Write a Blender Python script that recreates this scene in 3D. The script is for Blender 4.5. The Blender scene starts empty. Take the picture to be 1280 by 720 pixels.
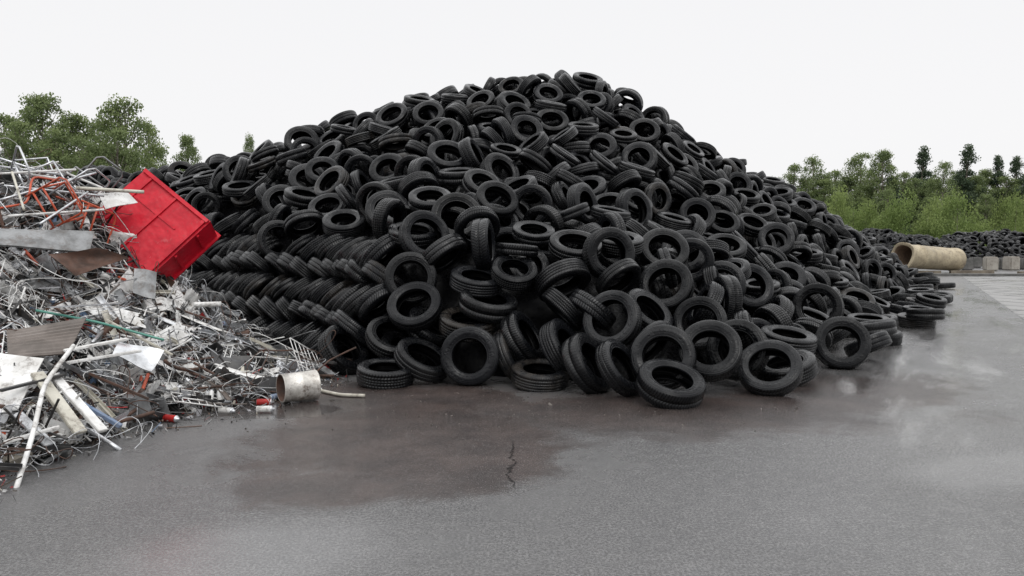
import bpy, math, random
import numpy as np
from mathutils import Vector, Matrix, Quaternion
random.seed(7); rng=np.random.default_rng(7)
scene=bpy.context.scene
scene.view_settings.view_transform='Standard'
scene.view_settings.look='None'
scene.view_settings.exposure=0
COL=scene.collection
# ------------------------------------------------ camera
F=1004.0; CH=1.65; PA=math.radians(3.7)
cam=bpy.data.cameras.new("camera"); camo=bpy.data.objects.new("camera",cam); COL.objects.link(camo)
camo.location=(0,0,CH); camo.rotation_euler=(math.radians(90)-PA,0,0)
cam.sensor_width=36; cam.lens=F/1280*36; cam.clip_end=2000; scene.camera=camo
def W(px,py,d):
    u=(px-640)/F; v=(360-py)/F
    dy=math.cos(PA)+math.sin(PA)*v; dz=-math.sin(PA)+math.cos(PA)*v
    s=d/dy
    return np.array([u*s,d,CH+dz*s])
def G(px,py):
    u=(px-640)/F; v=(360-py)/F
    dy=math.cos(PA)+math.sin(PA)*v; dz=-math.sin(PA)+math.cos(PA)*v
    s=-CH/dz
    return np.array([u*s,dy*s,0.0])
# ------------------------------------------------ world
wd=bpy.data.worlds.new("World"); scene.world=wd; wd.use_nodes=True
nt=wd.node_tree; nt.nodes.clear()
out=nt.nodes.new('ShaderNodeOutputWorld'); bg=nt.nodes.new('ShaderNodeBackground')
sky=nt.nodes.new('ShaderNodeTexSky'); sky.sky_type='NISHITA'; sky.sun_disc=False
sky.sun_elevation=math.radians(50); sky.sun_rotation=math.radians(200); sky.dust_density=4
hs=nt.nodes.new('ShaderNodeHueSaturation'); hs.inputs['Saturation'].default_value=0.08
tc=nt.nodes.new('ShaderNodeTexCoord'); sx=nt.nodes.new('ShaderNodeSeparateXYZ')
cr=nt.nodes.new('ShaderNodeValToRGB'); ce=cr.color_ramp.elements
ce[0].position=0.0; ce[0].color=(0.492,0.49,0.493,1)
ce[1].position=1.0; ce[1].color=(1.0,1.0,1.0,1)
k_=ce.new(.29); k_.color=(0.472,0.472,0.480,1)
k_=ce.new(.46); k_.color=(0.76,0.765,0.78,1)
sc=nt.nodes.new('ShaderNodeMix'); sc.data_type='RGBA'; sc.blend_type='MULTIPLY'; sc.inputs[0].default_value=1
sc.inputs[7].default_value=(20,20,20,1)
mx=nt.nodes.new('ShaderNodeMix'); mx.data_type='RGBA'; mx.inputs[0].default_value=0.94
nt.links.new(tc.outputs['Generated'],sx.inputs[0]); nt.links.new(sx.outputs['Z'],cr.inputs[0])
nt.links.new(cr.outputs[0],sc.inputs[6]); nt.links.new(sky.outputs[0],hs.inputs['Color'])
nt.links.new(hs.outputs[0],mx.inputs[6]); nt.links.new(sc.outputs[2],mx.inputs[7])
nt.links.new(mx.outputs[2],bg.inputs[0]); bg.inputs[1].default_value=0.1
nt.links.new(bg.outputs[0],out.inputs[0])
sl=bpy.data.lights.new("sun",'SUN'); sl.energy=0.7; sl.angle=math.radians(30); sl.color=(1,.98,.95)
so=bpy.data.objects.new("sun",sl); COL.objects.link(so)
so.rotation_euler=(math.radians(40),0,math.radians(20))
# ------------------------------------------------ node helper
class N:
    def __init__(s,name):
        s.m=bpy.data.materials.new(name); s.m.use_nodes=True; s.t=s.m.node_tree
        s.b=s.t.nodes['Principled BSDF']
    def n(s,ty,**k):
        x=s.t.nodes.new(ty)
        for a,v in k.items(): setattr(x,a,v)
        return x
    def put(s,inp,v):
        if isinstance(v,bpy.types.NodeSocket): s.t.links.new(v,inp)
        elif v is not None:
            if isinstance(v,(tuple,list)) and len(v)==3 and inp.type=='RGBA': v=(*v,1)
            inp.default_value=v
    def math(s,op,a,b=None,c=None,clamp=False):
        x=s.n('ShaderNodeMath',operation=op,use_clamp=clamp); s.put(x.inputs[0],a)
        if b is not None: s.put(x.inputs[1],b)
        if c is not None: s.put(x.inputs[2],c)
        return x.outputs[0]
    def mix(s,f,a,b):
        x=s.n('ShaderNodeMix',data_type='RGBA'); s.put(x.inputs[0],f); s.put(x.inputs[6],a); s.put(x.inputs[7],b); return x.outputs[2]
    def noise(s,vec,scale,detail=4,rough=.6,dist=0):
        x=s.n('ShaderNodeTexNoise'); s.put(x.inputs['Vector'],vec); x.inputs['Scale'].default_value=scale
        x.inputs['Detail'].default_value=detail; x.inputs['Roughness'].default_value=rough; x.inputs['Distortion'].default_value=dist
        return x.outputs[0]
    def mr(s,v,a,b,c=0,d=1,smooth=True):
        x=s.n('ShaderNodeMapRange'); x.interpolation_type='SMOOTHSTEP' if smooth else 'LINEAR'
        s.put(x.inputs[0],v); 
        for i,q in enumerate((a,b,c,d)): s.put(x.inputs[i+1],q)
        return x.outputs[0]
    def set(s,k,v): s.put(s.b.inputs[k],v)
    def bump(s,h,strength=.3,dist=.01,nrm=None):
        x=s.n('ShaderNodeBump'); x.inputs['Strength'].default_value=strength; x.inputs['Distance'].default_value=dist
        s.put(x.inputs['Height'],h)
        if nrm is not None: s.t.links.new(nrm,x.inputs['Normal'])
        s.t.links.new(x.outputs[0],s.b.inputs['Normal']); return x.outputs[0]
def coord(m,kind='Object'): return m.n('ShaderNodeTexCoord').outputs[kind]
def wpos(m): return m.n('ShaderNodeNewGeometry').outputs['Position']
# ------------------------------------------------ mesh helpers
def mesh_np(name,V,Fq,uv=None,attrs=None,smooth=True):
    me=bpy.data.meshes.new(name); V=np.asarray(V,dtype=np.float32); Fq=np.asarray(Fq,dtype=np.int32)
    k=Fq.shape[1]; m=Fq.shape[0]
    me.vertices.add(len(V)); me.vertices.foreach_set('co',V.ravel())
    me.loops.add(m*k); me.loops.foreach_set('vertex_index',Fq.ravel())
    me.polygons.add(m); me.polygons.foreach_set('loop_start',np.arange(m,dtype=np.int32)*k)
    try: me.polygons.foreach_set('loop_total',np.full(m,k,dtype=np.int32))
    except Exception: pass
    me.polygons.foreach_set('use_smooth',np.full(m,smooth,dtype=bool))
    if uv is not None:
        l=me.uv_layers.new(name='UVMap'); l.data.foreach_set('uv',np.asarray(uv,dtype=np.float32).ravel())
    if attrs:
        for n_,(ty,dom,arr) in attrs.items():
            a=me.attributes.new(n_,ty,dom)
            a.data.foreach_set('color' if ty=='FLOAT_COLOR' else 'value',np.asarray(arr,dtype=np.float32).ravel())
    me.update(); me.validate(); return me
def joined(V,Fq,R,T):
    k=len(T); VV=np.einsum('kij,nj->kni',R,V)+T[:,None,:]
    FF=Fq[None]+(np.arange(k)*len(V))[:,None,None]
    return VV.reshape(-1,3),FF.reshape(-1,Fq.shape[1])
def obj(name,me,mat=None,parent=None,**props):
    o=bpy.data.objects.new(name,me); COL.objects.link(o)
    if mat is not None:
        for mm in (mat if isinstance(mat,list) else [mat]): me.materials.append(mm)
    if parent: o.parent=parent
    for a,b in props.items(): o[a]=b
    return o
class Acc:
    def __init__(s): s.v=[]; s.f=[]; s.mi=[]
    def add(s,V,Fs,mi=0):
        b=len(s.v); s.v+= [tuple(map(float,p)) for p in V]; s.f+=[tuple(int(i)+b for i in f) for f in Fs]; s.mi+=[mi]*len(Fs)
    def box(s,c,d,R=None,mi=0):
        V=np.array([[x,y,z] for x in(-.5,.5) for y in(-.5,.5) for z in(-.5,.5)])*np.array(d)
        if R is not None: V=V@np.array(R).T
        V=V+np.array(c)
        s.add(V,[(0,1,3,2),(4,6,7,5),(0,4,5,1),(2,3,7,6),(0,2,6,4),(1,5,7,3)],mi)
    def tube(s,P,r,n=8,mi=0,cap=True,radii=None):
        P=np.array(P,dtype=float); k=len(P); T=np.gradient(P,axis=0); T/=np.linalg.norm(T,axis=1)[:,None]+1e-9
        up=np.array([0,0,1.]) if abs(T[0][2])<.9 else np.array([1.,0,0]); V=[]
        u=np.cross(up,T[0]); u/=np.linalg.norm(u)
        for i in range(k):
            u=u-T[i]*np.dot(u,T[i]); u/=np.linalg.norm(u)+1e-9; w=np.cross(T[i],u)
            rr=radii[i] if radii is not None else r
            for j in range(n):
                a=2*math.pi*j/n; V.append(P[i]+rr*(math.cos(a)*u+math.sin(a)*w))
        Fs=[(i*n+j,i*n+(j+1)%n,(i+1)*n+(j+1)%n,(i+1)*n+j) for i in range(k-1) for j in range(n)]
        if cap: Fs+=[tuple(range(n))[::-1],tuple((k-1)*n+j for j in range(n))]
        s.add(V,Fs,mi)
    def lathe(s,prof,n=24,mi=0,mis=None):
        V=[(r*math.cos(2*math.pi*j/n),r*math.sin(2*math.pi*j/n),z) for r,z in prof for j in range(n)]
        b=len(s.v); s.v+=V
        for i in range(len(prof)-1):
            for j in range(n):
                s.f.append((b+i*n+j,b+i*n+(j+1)%n,b+(i+1)*n+(j+1)%n,b+(i+1)*n+j)); s.mi.append(mis[i] if mis else mi)
    def grid(s,fn,nu,nv,mi=0):
        V=[fn(i/nu,j/nv) for i in range(nu+1) for j in range(nv+1)]
        s.add(V,[(i*(nv+1)+j,(i+1)*(nv+1)+j,(i+1)*(nv+1)+j+1,i*(nv+1)+j+1) for i in range(nu) for j in range(nv)],mi)
    def mesh(s,name,smooth=False,mats=None):
        me=bpy.data.meshes.new(name); me.from_pydata(s.v,[],s.f); me.polygons.foreach_set('material_index',s.mi)
        me.polygons.foreach_set('use_smooth',[smooth]*len(s.f)); 
        if mats:
            for m in mats: me.materials.append(m)
        me.update(); return me
# ------------------------------------------------ height fields
class HF:
    def __init__(s,pts,x0,x1,y0,y1,st=.25,lam=.15):
        P=np.array(pts,dtype=float); n=len(P)
        D=np.linalg.norm(P[:,None,:2]-P[None,:,:2],axis=2)
        A=np.zeros((n+1,n+1)); A[:n,:n]=-D+np.eye(n)*lam; A[:n,n]=1; A[n,:n]=1
        w=np.linalg.solve(A,np.append(P[:,2],0))
        xs=np.arange(x0,x1+st,st); ys=np.arange(y0,y1+st,st); X,Y=np.meshgrid(xs,ys,indexing='ij')
        D=np.sqrt((X[...,None]-P[:,0])**2+(Y[...,None]-P[:,1])**2)
        s.H=-(D@w[:n])+w[n]; s.x0,s.y0,s.st=x0,y0,st; s.X,s.Y=X,Y
        gx,gy=np.gradient(s.H,st); s.S=np.sqrt(1+np.minimum(gx**2+gy**2,6))
        s.gx,s.gy=gx,gy
    def at(s,G_,x,y):
        i=np.clip((np.asarray(x)-s.x0)/s.st,0,G_.shape[0]-1.001); j=np.clip((np.asarray(y)-s.y0)/s.st,0,G_.shape[1]-1.001)
        i0=i.astype(int); j0=j.astype(int); a=i-i0; b=j-j0
        return (G_[i0,j0]*(1-a)*(1-b)+G_[i0+1,j0]*a*(1-b)+G_[i0,j0+1]*(1-a)*b+G_[i0+1,j0+1]*a*b)
basel=[(-14,18.5),(-11,17),(-8,15.3),(-5.6,13.2),(-3.6,10.9),(-2.26,9.55),(-1.37,8.75),(-.43,8.7),(.49,8.4),(1.44,7.85),(2.2,8.1),(2.9,8.4),(3.9,10.1),(5.2,12.4),(7.2,15.3),(9.6,19.6),(12.4,25.3),(14.8,30.8)]
pts=[]
B=np.array(basel)
for i,(x,y) in enumerate(basel):
    t=B[min(i+1,len(B)-1)]-B[max(i-1,0)]; t/=np.linalg.norm(t); nin=np.array([-t[1],t[0]])
    pts.append((x,y,.12)); pts.append((x-nin[0]*1.2,y-nin[1]*1.2,-.8)); pts.append((x-nin[0]*3.5,y-nin[1]*3.5,-2.5))
inner=[(570,268,10.4),(485,258,10.7),(510,340,9.7),(720,295,9.9),(775,295,10.2),(745,345,9.2),(835,350,9.6),(880,400,9.1),(940,355,11.6),
 (350,250,13),(300,215,15.5),(255,232,16.5),(340,300,12.3),(300,350,12.7),(400,400,10.6),(420,330,11.3),(440,240,12.8),(440,190,14.8),(600,210,12.8),
 (690,190,13.8),(700,145,15.8),(800,190,15),(820,270,12.6),(880,230,16),(905,270,14.8),(950,260,17.5),(1000,300,18.5),(1000,350,14),(1050,330,19),(1075,370,15.8),(1115,345,23),(1095,315,27),(650,270,10.9),(620,340,9.5),(830,430,8.5),(960,420,9.4),(1035,390,12),
 (640,106,18.2),(740,90,18.2),(695,98,18.2),(600,106,18),(540,121,17.6),(490,131,17.4),(430,151,17.2),(375,167,17),(330,190,18),(270,202,19),(220,210,20.5),(160,214,22),(110,214,23),
 (790,122,18.5),(850,162,19),(905,190,20.5),(955,219,23),(1010,254,26),(1055,282,29),(1085,302,31)]
ridge=inner[-17:]
for p in inner:
    q=W(*p); pts.append(tuple(q))
for p in ridge:
    q=W(p[0],p[1],p[2]); pts.append((q[0]*1.1,q[1]+1.8,q[2]-.45)); pts.append((q[0]*1.15,q[1]+5.5,max(-.5,q[2]-3.2)))
HT=HF(pts,-22,24,4,40,.25,.12)
H=HT.H; CORE=H-.68*HT.S; TGT=H-.08*HT.S
vis=np.ones_like(H,dtype=bool)
for t in np.linspace(.3,.97,60):
    x=HT.X*t; y=HT.Y*t; h=np.where(y<5,-1,HT.at(H,x,y))
    line=CH+(H+1.1-CH)*t
    vis&= ~(h>line)
visf=vis.astype(float)
# ------------------------------------------------ tires
NR=16; RR=.24; SR=.085
ang=np.arange(NR)*2*math.pi/NR
def ringoffs(ax):
    ax=ax/np.linalg.norm(ax); a=np.array([1,0,0]) if abs(ax[0])<.8 else np.array([0,1.,0])
    u=np.cross(ax,a); u/=np.linalg.norm(u); v=np.cross(ax,u)
    return RR*(np.cos(ang)[:,None]*u+np.sin(ang)[:,None]*v)
cells={}; tires=[]; CS=.66
def addt(c,ax):
    ax=np.array(ax,dtype=float); ax/=np.linalg.norm(ax); o=ringoffs(ax); S=o+c
    tires.append((np.array(c,dtype=float),ax,S)); cells.setdefault((int(c[0]//CS),int(c[1]//CS)),[]).append(S)
def near(x,y):
    i=int(x//CS); j=int(y//CS); L=[]
    for a in(-1,0,1):
        for b in(-1,0,1): L+=cells.get((i+a,j+b),[])
    return np.concatenate(L) if L else None
DD=.160
def dropz(x,y,o):
    px=x+o[:,0]; py=y+o[:,1]
    z=np.max(np.maximum(HT.at(CORE,px,py),0)+SR-o[:,2])
    nb=near(x,y)
    if nb is not None:
        d2=(px[:,None]-nb[None,:,0])**2+(py[:,None]-nb[None,:,1])**2
        m=d2<DD*DD
        if m.any():
            zz=np.where(m,nb[None,:,2]+np.sqrt(np.maximum(DD*DD-d2,0))-o[:,2][:,None],-9)
            z=max(z,zz.max())
    return z
def hit(px,py):
    for d in np.arange(6,34,.05):
        p=W(px,py,d)
        if HT.at(H,p[0],p[1])>=p[2]: return p
    return W(px,py,20)
spec=[(588,450,8.85,(-.1,-1,.14)),(512,343,0,(.1,-1,.25)),(570,268,0,(.15,-1,.45)),(483,260,0,(.2,-1,.6)),(515,288,0,(.1,-.35,1)),
(829,447,8.35,(-.3,-1,.45)),(893,470,8.2,(-.25,-.9,.6)),(962,472,8.4,(-.35,-.75,.8)),(1052,436,10.0,(-.25,-1,.4)),(480,477,0,(.05,-.15,1)),
(878,400,0,(-.35,-1,.4)),(838,496,7.85,(.15,-.45,1)),(775,299,0,(.05,-.3,1)),(720,303,0,(.1,-.5,1)),(835,353,0,(-.45,-1,.55)),(675,486,8.7,(.05,-.2,1)),
(490,422,9.4,(.3,-.55,.8)),(940,355,0,(.15,-1,.4)),(858,312,0,(-.2,-1,.5)),(905,275,0,(.1,-.8,.8)),(350,250,0,(.2,-1,.5)),(297,210,0,(.1,-1,.4)),(345,297,0,(.5,-1,.3)),
(375,174,0,(.3,-.9,.5)),(800,195,0,(-.2,-1,.5)),(690,148,0,(.1,-.8,.7)),(735,97,0,(.2,-.5,1)),(925,458,8.75,(-.5,-.8,.3)),(297,232,0,(0,-.4,1)),(383,222,0,(.2,-.8,.6)),
(585,405,9.3,(.1,-.3,1)),(775,485,8.3,(.6,-.4,.5)),(735,480,8.5,(.7,-.4,.5)),(705,470,8.7,(.75,-.4,.5)),(528,470,9.0,(.4,-.3,.8)),(535,440,9.35,(.5,-.35,.75)),(985,425,9.6,(.1,-.2,1)),(1085,402,12.6,(0,-.1,1)),(1100,425,12.3,(0,-.1,1)),(1145,404,14.6,(0,-.1,1)),(560,420,9.35,(.1,-.2,1)),(765,400,8.8,(-.5,-.8,.4)),(805,410,8.7,(.3,-.5,.9)),(1022,385,11.3,(-.6,-1,.2)),(970,300,15,(-.3,-1,.5)),
(640,455,9.1,(.85,-.3,.45)),(655,470,8.9,(.8,-.3,.55)),(430,470,9.6,(.7,-.4,.6)),(505,450,9.6,(.5,-.3,.7)),(545,490,9.35,(.1,-.1,1)),(610,385,9.3,(.2,-.3,1)),(595,365,9.5,(.15,-.3,1))]
for px,py,d,ax in spec:
    if d==0:
        p=hit(px,py); p=p+np.array([0,.12,-.05])
    else: p=W(px,py,d)
    ax=np.array(ax,float); ax/=np.linalg.norm(ax)
    o=ringoffs(ax); lo=(p[2]+o[:,2].min()-SR)
    if lo<0: p[2]-=lo
    nb=near(p[0],p[1])
    if nb is not None:
        ok=False
        for tr_ in range(7):
            dm=np.linalg.norm((o+p)[:,None]-nb[None],axis=2).min()
            if dm>.12: ok=True; break
            p=p+np.array([0,.05,.04])
        if not ok: continue
    addt(p,ax)
nspec=len(tires)
SPC=np.array([t[0] for t in tires])
def laced(poly,rows,sp=.30,beta=66,phi0=48,skip=0.0,turn=.0,wave=.05,jit=6):
    P=np.array(poly,float); seg=np.linalg.norm(np.diff(P,axis=0),axis=1); L=np.append(0,np.cumsum(seg))
    for k,zr0 in enumerate(rows):
        s=(k%2)*sp*.5; fb=rng.uniform(0,6)
        while s<L[-1]:
            x=np.interp(s,L,P[:,0]); y=np.interp(s,L,P[:,1])
            x2=np.interp(s+.4,L,P[:,0]); y2=np.interp(s+.4,L,P[:,1]); x1=np.interp(s-.4,L,P[:,0]); y1=np.interp(s-.4,L,P[:,1])
            t=np.array([x2-x1,y2-y1,0]); t/=np.linalg.norm(t); nin=np.array([-t[1],t[0],0])
            zr=zr0+wave*math.sin(s*1.1+1.3)+wave*.5*math.sin(s*2.3+fb)
            s+=sp*rng.uniform(.95,1.08)
            if rng.random()<skip*k/len(rows): continue
            q=None
            for a in np.arange(-.6,4,.04):
                if HT.at(H,x+nin[0]*a,y+nin[1]*a)>=zr+.12: q=np.array([x+nin[0]*(a+.14),y+nin[1]*(a+.14),zr]); break
            if q is None: continue
            v=np.array([q[0],q[1],0]); v/=np.linalg.norm(v); pv=np.array([v[1],-v[0],0])
            tt=t*(1-turn)+pv*turn; tt/=np.linalg.norm(tt); ni=np.array([-tt[1],tt[0],0])
            b=math.radians(beta); u=ni*math.cos(b)+np.array([0,0,math.sin(b)])
            ph=math.radians(phi0*(1 if k%2 else -1)+rng.normal(0,jit))
            out_=np.cross(tt,u)
            ax=math.cos(ph)*tt+math.sin(ph)*u+out_*rng.normal(.03,.08)
            q=q+rng.normal(0,.015,3)
            ax/=np.linalg.norm(ax)
            o=ringoffs(ax); lo=q[2]+o[:,2].min()-SR
            if lo<0: q[2]-=lo
            # keep clear of the individually placed tires, behind and in front
            dsp=SPC-q; lat_=np.sqrt((dsp[:,0])**2+(dsp[:,2])**2)
            if ((lat_<.42)&(dsp[:,1]>-.25)&(dsp[:,1]<.8)).any(): continue
            nb=near(q[0],q[1])
            if nb is not None and np.linalg.norm((o+q)[:,None]-nb[None],axis=2).min()<.025: continue
            addt(q,ax)
laced([(-9,15.9),(-8,15.3),(-5.6,13.2),(-3.6,10.9),(-2.26,9.55),(-1.6,8.95)],[.25,.54,.83,1.12,1.40],sp=.30,skip=.15,turn=.8,wave=.035,jit=3.5,phi0=50,beta=74)
laced([(.1,8.6),(.49,8.4),(1.2,8.0)],[.45,.76,1.07,1.36],sp=.29,skip=.3,turn=.5,jit=9)
gxs,gys=HT.gx,HT.gy
def try_drop(x,y,kk=4):
    if HT.at(visf,x,y)<.3: return False
    tg=float(HT.at(TGT,x,y))
    if tg<.03: return False
    hh_=float(HT.at(H,x,y))
    g=np.array([-float(HT.at(gxs,x,y)),-float(HT.at(gys,x,y)),1.0]); g/=np.linalg.norm(g)
    best=None
    for _ in range(kk):
        xx=x+rng.uniform(-.15,.15); yy=y+rng.uniform(-.15,.15)
        r=rng.random()
        if r<.42: sd=.5
        elif r<.72: sd=.95
        else: sd=2.5
        ax=g*1.0+rng.normal(0,sd,3); ax/=np.linalg.norm(ax)
        if tg<.25: ax=np.array([0,0,1.])+rng.normal(0,.25 if r<.5 else .9,3); ax/=np.linalg.norm(ax)
        o=ringoffs(ax); z=dropz(xx,yy,o); sc_=z-float(HT.at(TGT,xx,yy))
        if y>15: sc_+=1.5*max(0,z+o[:,2].max()-hh_-.16)
        if best is None or sc_<best[0]: best=(sc_,xx,yy,z,ax)
    if best[0]>.09: return False
    addt(np.array([best[1],best[2],best[3]]),best[4]); return True
cand=[]
for i in range(H.shape[0]):
    for j in range(H.shape[1]):
        if TGT[i,j]>.03 and vis[i,j]:
            cand.append((HT.X[i,j],HT.Y[i,j]))
cand=np.array(cand)
for ps in range(5):
    order=rng.permutation(len(cand))
    for k in order:
        x,y=cand[k]
        if y>24 and ps>1: continue
        if ps==4 and y>13: continue
        try_drop(x+rng.uniform(-.12,.12),y+rng.uniform(-.12,.12),4 if y<20 else 2)
        if len(tires)>6500: break
for _ in range(90):
    s=rng.uniform(0,1); k=rng.integers(12,17); a=B[k]*(1-s)+B[k+1]*s
    q=np.array([a[0]+rng.uniform(-.4,.75)*a[1]/18,a[1]-rng.uniform(0,.6)]); ax=np.array([rng.normal(0,.16),rng.normal(0,.16),1]); o=ringoffs(ax); z=dropz(q[0],q[1],o)
    if z<.34: addt(np.array([q[0],q[1],z]),ax)
HF2=lambda x,y: 1.75*max(0,1-((y-50)/6.0)**2)*(1 if x<44 else max(0,1-(x-44)/6))*(.85+.15*math.sin(x*.9)+.08*math.sin(x*2.3))
far=[]
for _ in range(1500):
    x=rng.uniform(20,50); y=rng.uniform(44.2,51.5); h=HF2(x,y)
    if h<.1: continue
    ax=np.array([0,-.4,1.])+rng.normal(0,.6,3); ax/=np.linalg.norm(ax)
    far.append((np.array([x,y,h]),ax,None))
def tire_template(nseg,hi,wd=.1,ar=.195,Ro=.322,gr=3):
    if hi:
        g=.006
        P=[(ar,.070,.70),(ar+.004,.083,.72),(ar+.013,.0885,.74),(ar+.018,.0870,.75),(ar+.03,.098,.765),(ar+.055,.1055,.79),(Ro-.05,.1065,.81),(Ro-.046,.1045,.82),(Ro-.034,.102,.84),(Ro-.021,.0975,.865),(Ro-.012,.0925,.885),(Ro-.005,.086,.90),
           (Ro-.001,.077,.95)]
        if gr==3: P+=[(Ro,.057,.97),(Ro-g,.055,.98),(Ro-g,.048,.99),(Ro+.001,.046,1.0),(Ro+.002,.020,1.1),(Ro-g,.018,1.11),(Ro-g,.011,1.12),(Ro+.003,.009,1.13)]
        elif gr==2: P+=[(Ro,.048,.97),(Ro+.001,.038,.98),(Ro-g,.036,.99),(Ro-g,.028,1.0),(Ro+.002,.026,1.05),(Ro+.003,.01,1.13)]
        else: P+=[(Ro+.001,.05,.99),(Ro+.003,.009,1.1),(Ro-g,.006,1.12)]
    else:
        P=[(ar,.070,.70),(ar+.01,.088,.73),(ar+.045,.104,.78),(Ro-.035,.102,.84),(Ro-.012,.092,.885),(Ro-.001,.076,.94),(Ro+.003,.03,1.1)]
    full=P+[(r,-w,2.4-v) for r,w,v in P[::-1]]
    inn=[(ar+.006,-.062,.4),(ar+.045,-.086,.35),(Ro-.022,-.07,.3),(Ro-.016,0,.25),(Ro-.022,.07,.3),(ar+.045,.086,.35),(ar+.006,.062,.4)]
    full=full+inn; m=len(full); s=wd/.1; npp=len(P)*2
    V=np.array([[r*math.cos(2*math.pi*j/nseg),r*math.sin(2*math.pi*j/nseg),w*s] for j in range(nseg) for r,w,_ in full])
    Fq=[];UV=[]
    for j in range(nseg):
        for i in range(m):
            i2=(i+1)%m; j2=(j+1)%nseg
            Fq.append((j*m+i,j2*m+i,j2*m+i2,j*m+i2))
            va,vb=full[i][2],full[i2][2]
            if i==m-1: vb=.45
            if i==npp-1: va=.45
            UV+=[(j/nseg,va),((j+1)/nseg,va),((j+1)/nseg,vb),(j/nseg,vb)]
    return V,np.array(Fq),np.array(UV)
m=N("tire_rubber"); uvn=m.n('ShaderNodeUVMap'); sp=m.n('ShaderNodeSeparateXYZ'); m.t.links.new(uvn.outputs[0],sp.inputs[0])
u_,v_=sp.outputs[0],sp.outputs[1]
oi=m.n('ShaderNodeObjectInfo').outputs['Random']; at=m.n('ShaderNodeAttribute',attribute_name='rnd').outputs['Fac']
rnd=m.math('FRACT',m.math('ADD',oi,at)); rnd2=m.math('FRACT',m.math('MULTIPLY',rnd,17.3)); rnd3=m.math('FRACT',m.math('MULTIPLY',rnd,57.7)); rnd4=m.math('FRACT',m.math('MULTIPLY',rnd,91.1))
tread=m.math('MULTIPLY',m.math('GREATER_THAN',v_,.895),m.math('LESS_THAN',v_,1.505))
zig=m.math('MULTIPLY',m.math('PINGPONG',m.math('SUBTRACT',v_,1.2),.14),m.math('MULTIPLY_ADD',rnd2,16,2))
lat=m.math('SINE',m.math('ADD',m.math('MULTIPLY',u_,m.math('MULTIPLY',m.math('ROUND',m.math('MULTIPLY_ADD',rnd3,30,52)),6.28318)),m.math('MULTIPLY',zig,3.0)))
lat=m.mr(lat,-.85,-.35,.25,1)
lat=m.math('MAXIMUM',lat,m.math('MULTIPLY',m.math('GREATER_THAN',rnd4,.7),.75))
isj=m.math('GREATER_THAN',at,.0001)
cg=m.math('PINGPONG',m.math('SUBTRACT',v_,1.2),.11); cg=m.mr(cg,.088,.103,1,0)
cg=m.math('MAXIMUM',cg,m.math('SUBTRACT',1.0,isj))
lat=m.math('MINIMUM',lat,cg)
side=m.math('SUBTRACT',1.0,tread)
ring=m.math('SINE',m.math('MULTIPLY',v_,180.0))
cv=m.n('ShaderNodeCombineXYZ'); m.put(cv.inputs[0],m.math('MULTIPLY',u_,46.0)); m.put(cv.inputs[1],m.math('MULTIPLY',v_,22.0)); m.put(cv.inputs[2],m.math('MULTIPLY',rnd,50.0))
let=m.noise(cv.outputs[0],1.0,1,.4); let=m.mr(let,.52,.58)
band=m.math('MULTIPLY',m.mr(v_,.765,.77),m.mr(v_,.835,.83)); band2=m.math('MULTIPLY',m.mr(v_,1.565,1.57),m.mr(v_,1.635,1.63))
letb=m.math('MULTIPLY',let,m.math('ADD',band,band2))
hgt=m.math('ADD',m.math('MULTIPLY',lat,tread),m.math('ADD',m.math('MULTIPLY',m.math('MULTIPLY',ring,side),.10),m.math('MULTIPLY',letb,.35)))
m.bump(hgt,1.0,.008)
wp=wpos(m); nz=m.noise(wp,5,5,.65); nz2=m.noise(wp,26,4,.7); nz3=m.noise(wp,2.2,3,.6)
base=m.mix(rnd2,(.0015,.0017,.0022),(.0065,.007,.0085))
base=m.mix(m.math('MULTIPLY',m.mr(nz,.52,.8),.5),base,(.018,.018,.018))
base=m.mix(m.math('MULTIPLY',m.math('GREATER_THAN',rnd3,.93),m.math('MULTIPLY',m.mr(nz,.4,.6),.3)),base,(.06,.05,.04))
gmask=m.math('MULTIPLY',m.math('SUBTRACT',1.0,lat),tread)
base=m.mix(m.math('MULTIPLY',gmask,.92),base,(.001,.001,.001))
inside=m.math('LESS_THAN',v_,.5)
base=m.mix(inside,base,(.002,.002,.0024))  # shade of holes and gaps put into the colour: liner and core blackened
m.set('Base Color',base)
ro=m.mr(nz2,.35,.65,.07,.36); ro=m.math('ADD',ro,m.math('MULTIPLY',rnd4,.12)); m.set('Roughness',ro)
sp2=m.math('MULTIPLY',m.math('MULTIPLY_ADD',m.mr(nz3,.35,.65),.24,.18),m.math('SUBTRACT',1.0,m.math('MULTIPLY',inside,.8)))
sp2=m.math('MULTIPLY',sp2,m.math('MULTIPLY_ADD',tread,.35,.75))
sp2=m.math('MULTIPLY',sp2,m.math('SUBTRACT',1.0,m.math('MULTIPLY',gmask,.8)))
m.set('Specular IOR Level',sp2)
M_T=m.m
VAR=[(.095,.19,.322,3),(.08,.2,.315,2),(.10,.2,.33,1),(.088,.18,.312,3),(.104,.21,.332,2),(.074,.185,.300,1)]
tm=[]
for w_,a_,R_,g_ in VAR:
    V,Fq,UV=tire_template(44,True,w_,a_,R_,g_); me=mesh_np("tire",V,Fq,UV); me.materials.append(M_T); tm.append(me)
allT=tires+far; n=len(allT)
SWp,SHp=640,360; fs=F/2
buf=np.full((SHp,SWp),-1,dtype=np.int32)
C=np.array([t[0] for t in allT]); order=np.argsort(-C[:,1])
ca,sa=math.cos(PA),math.sin(PA)
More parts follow.
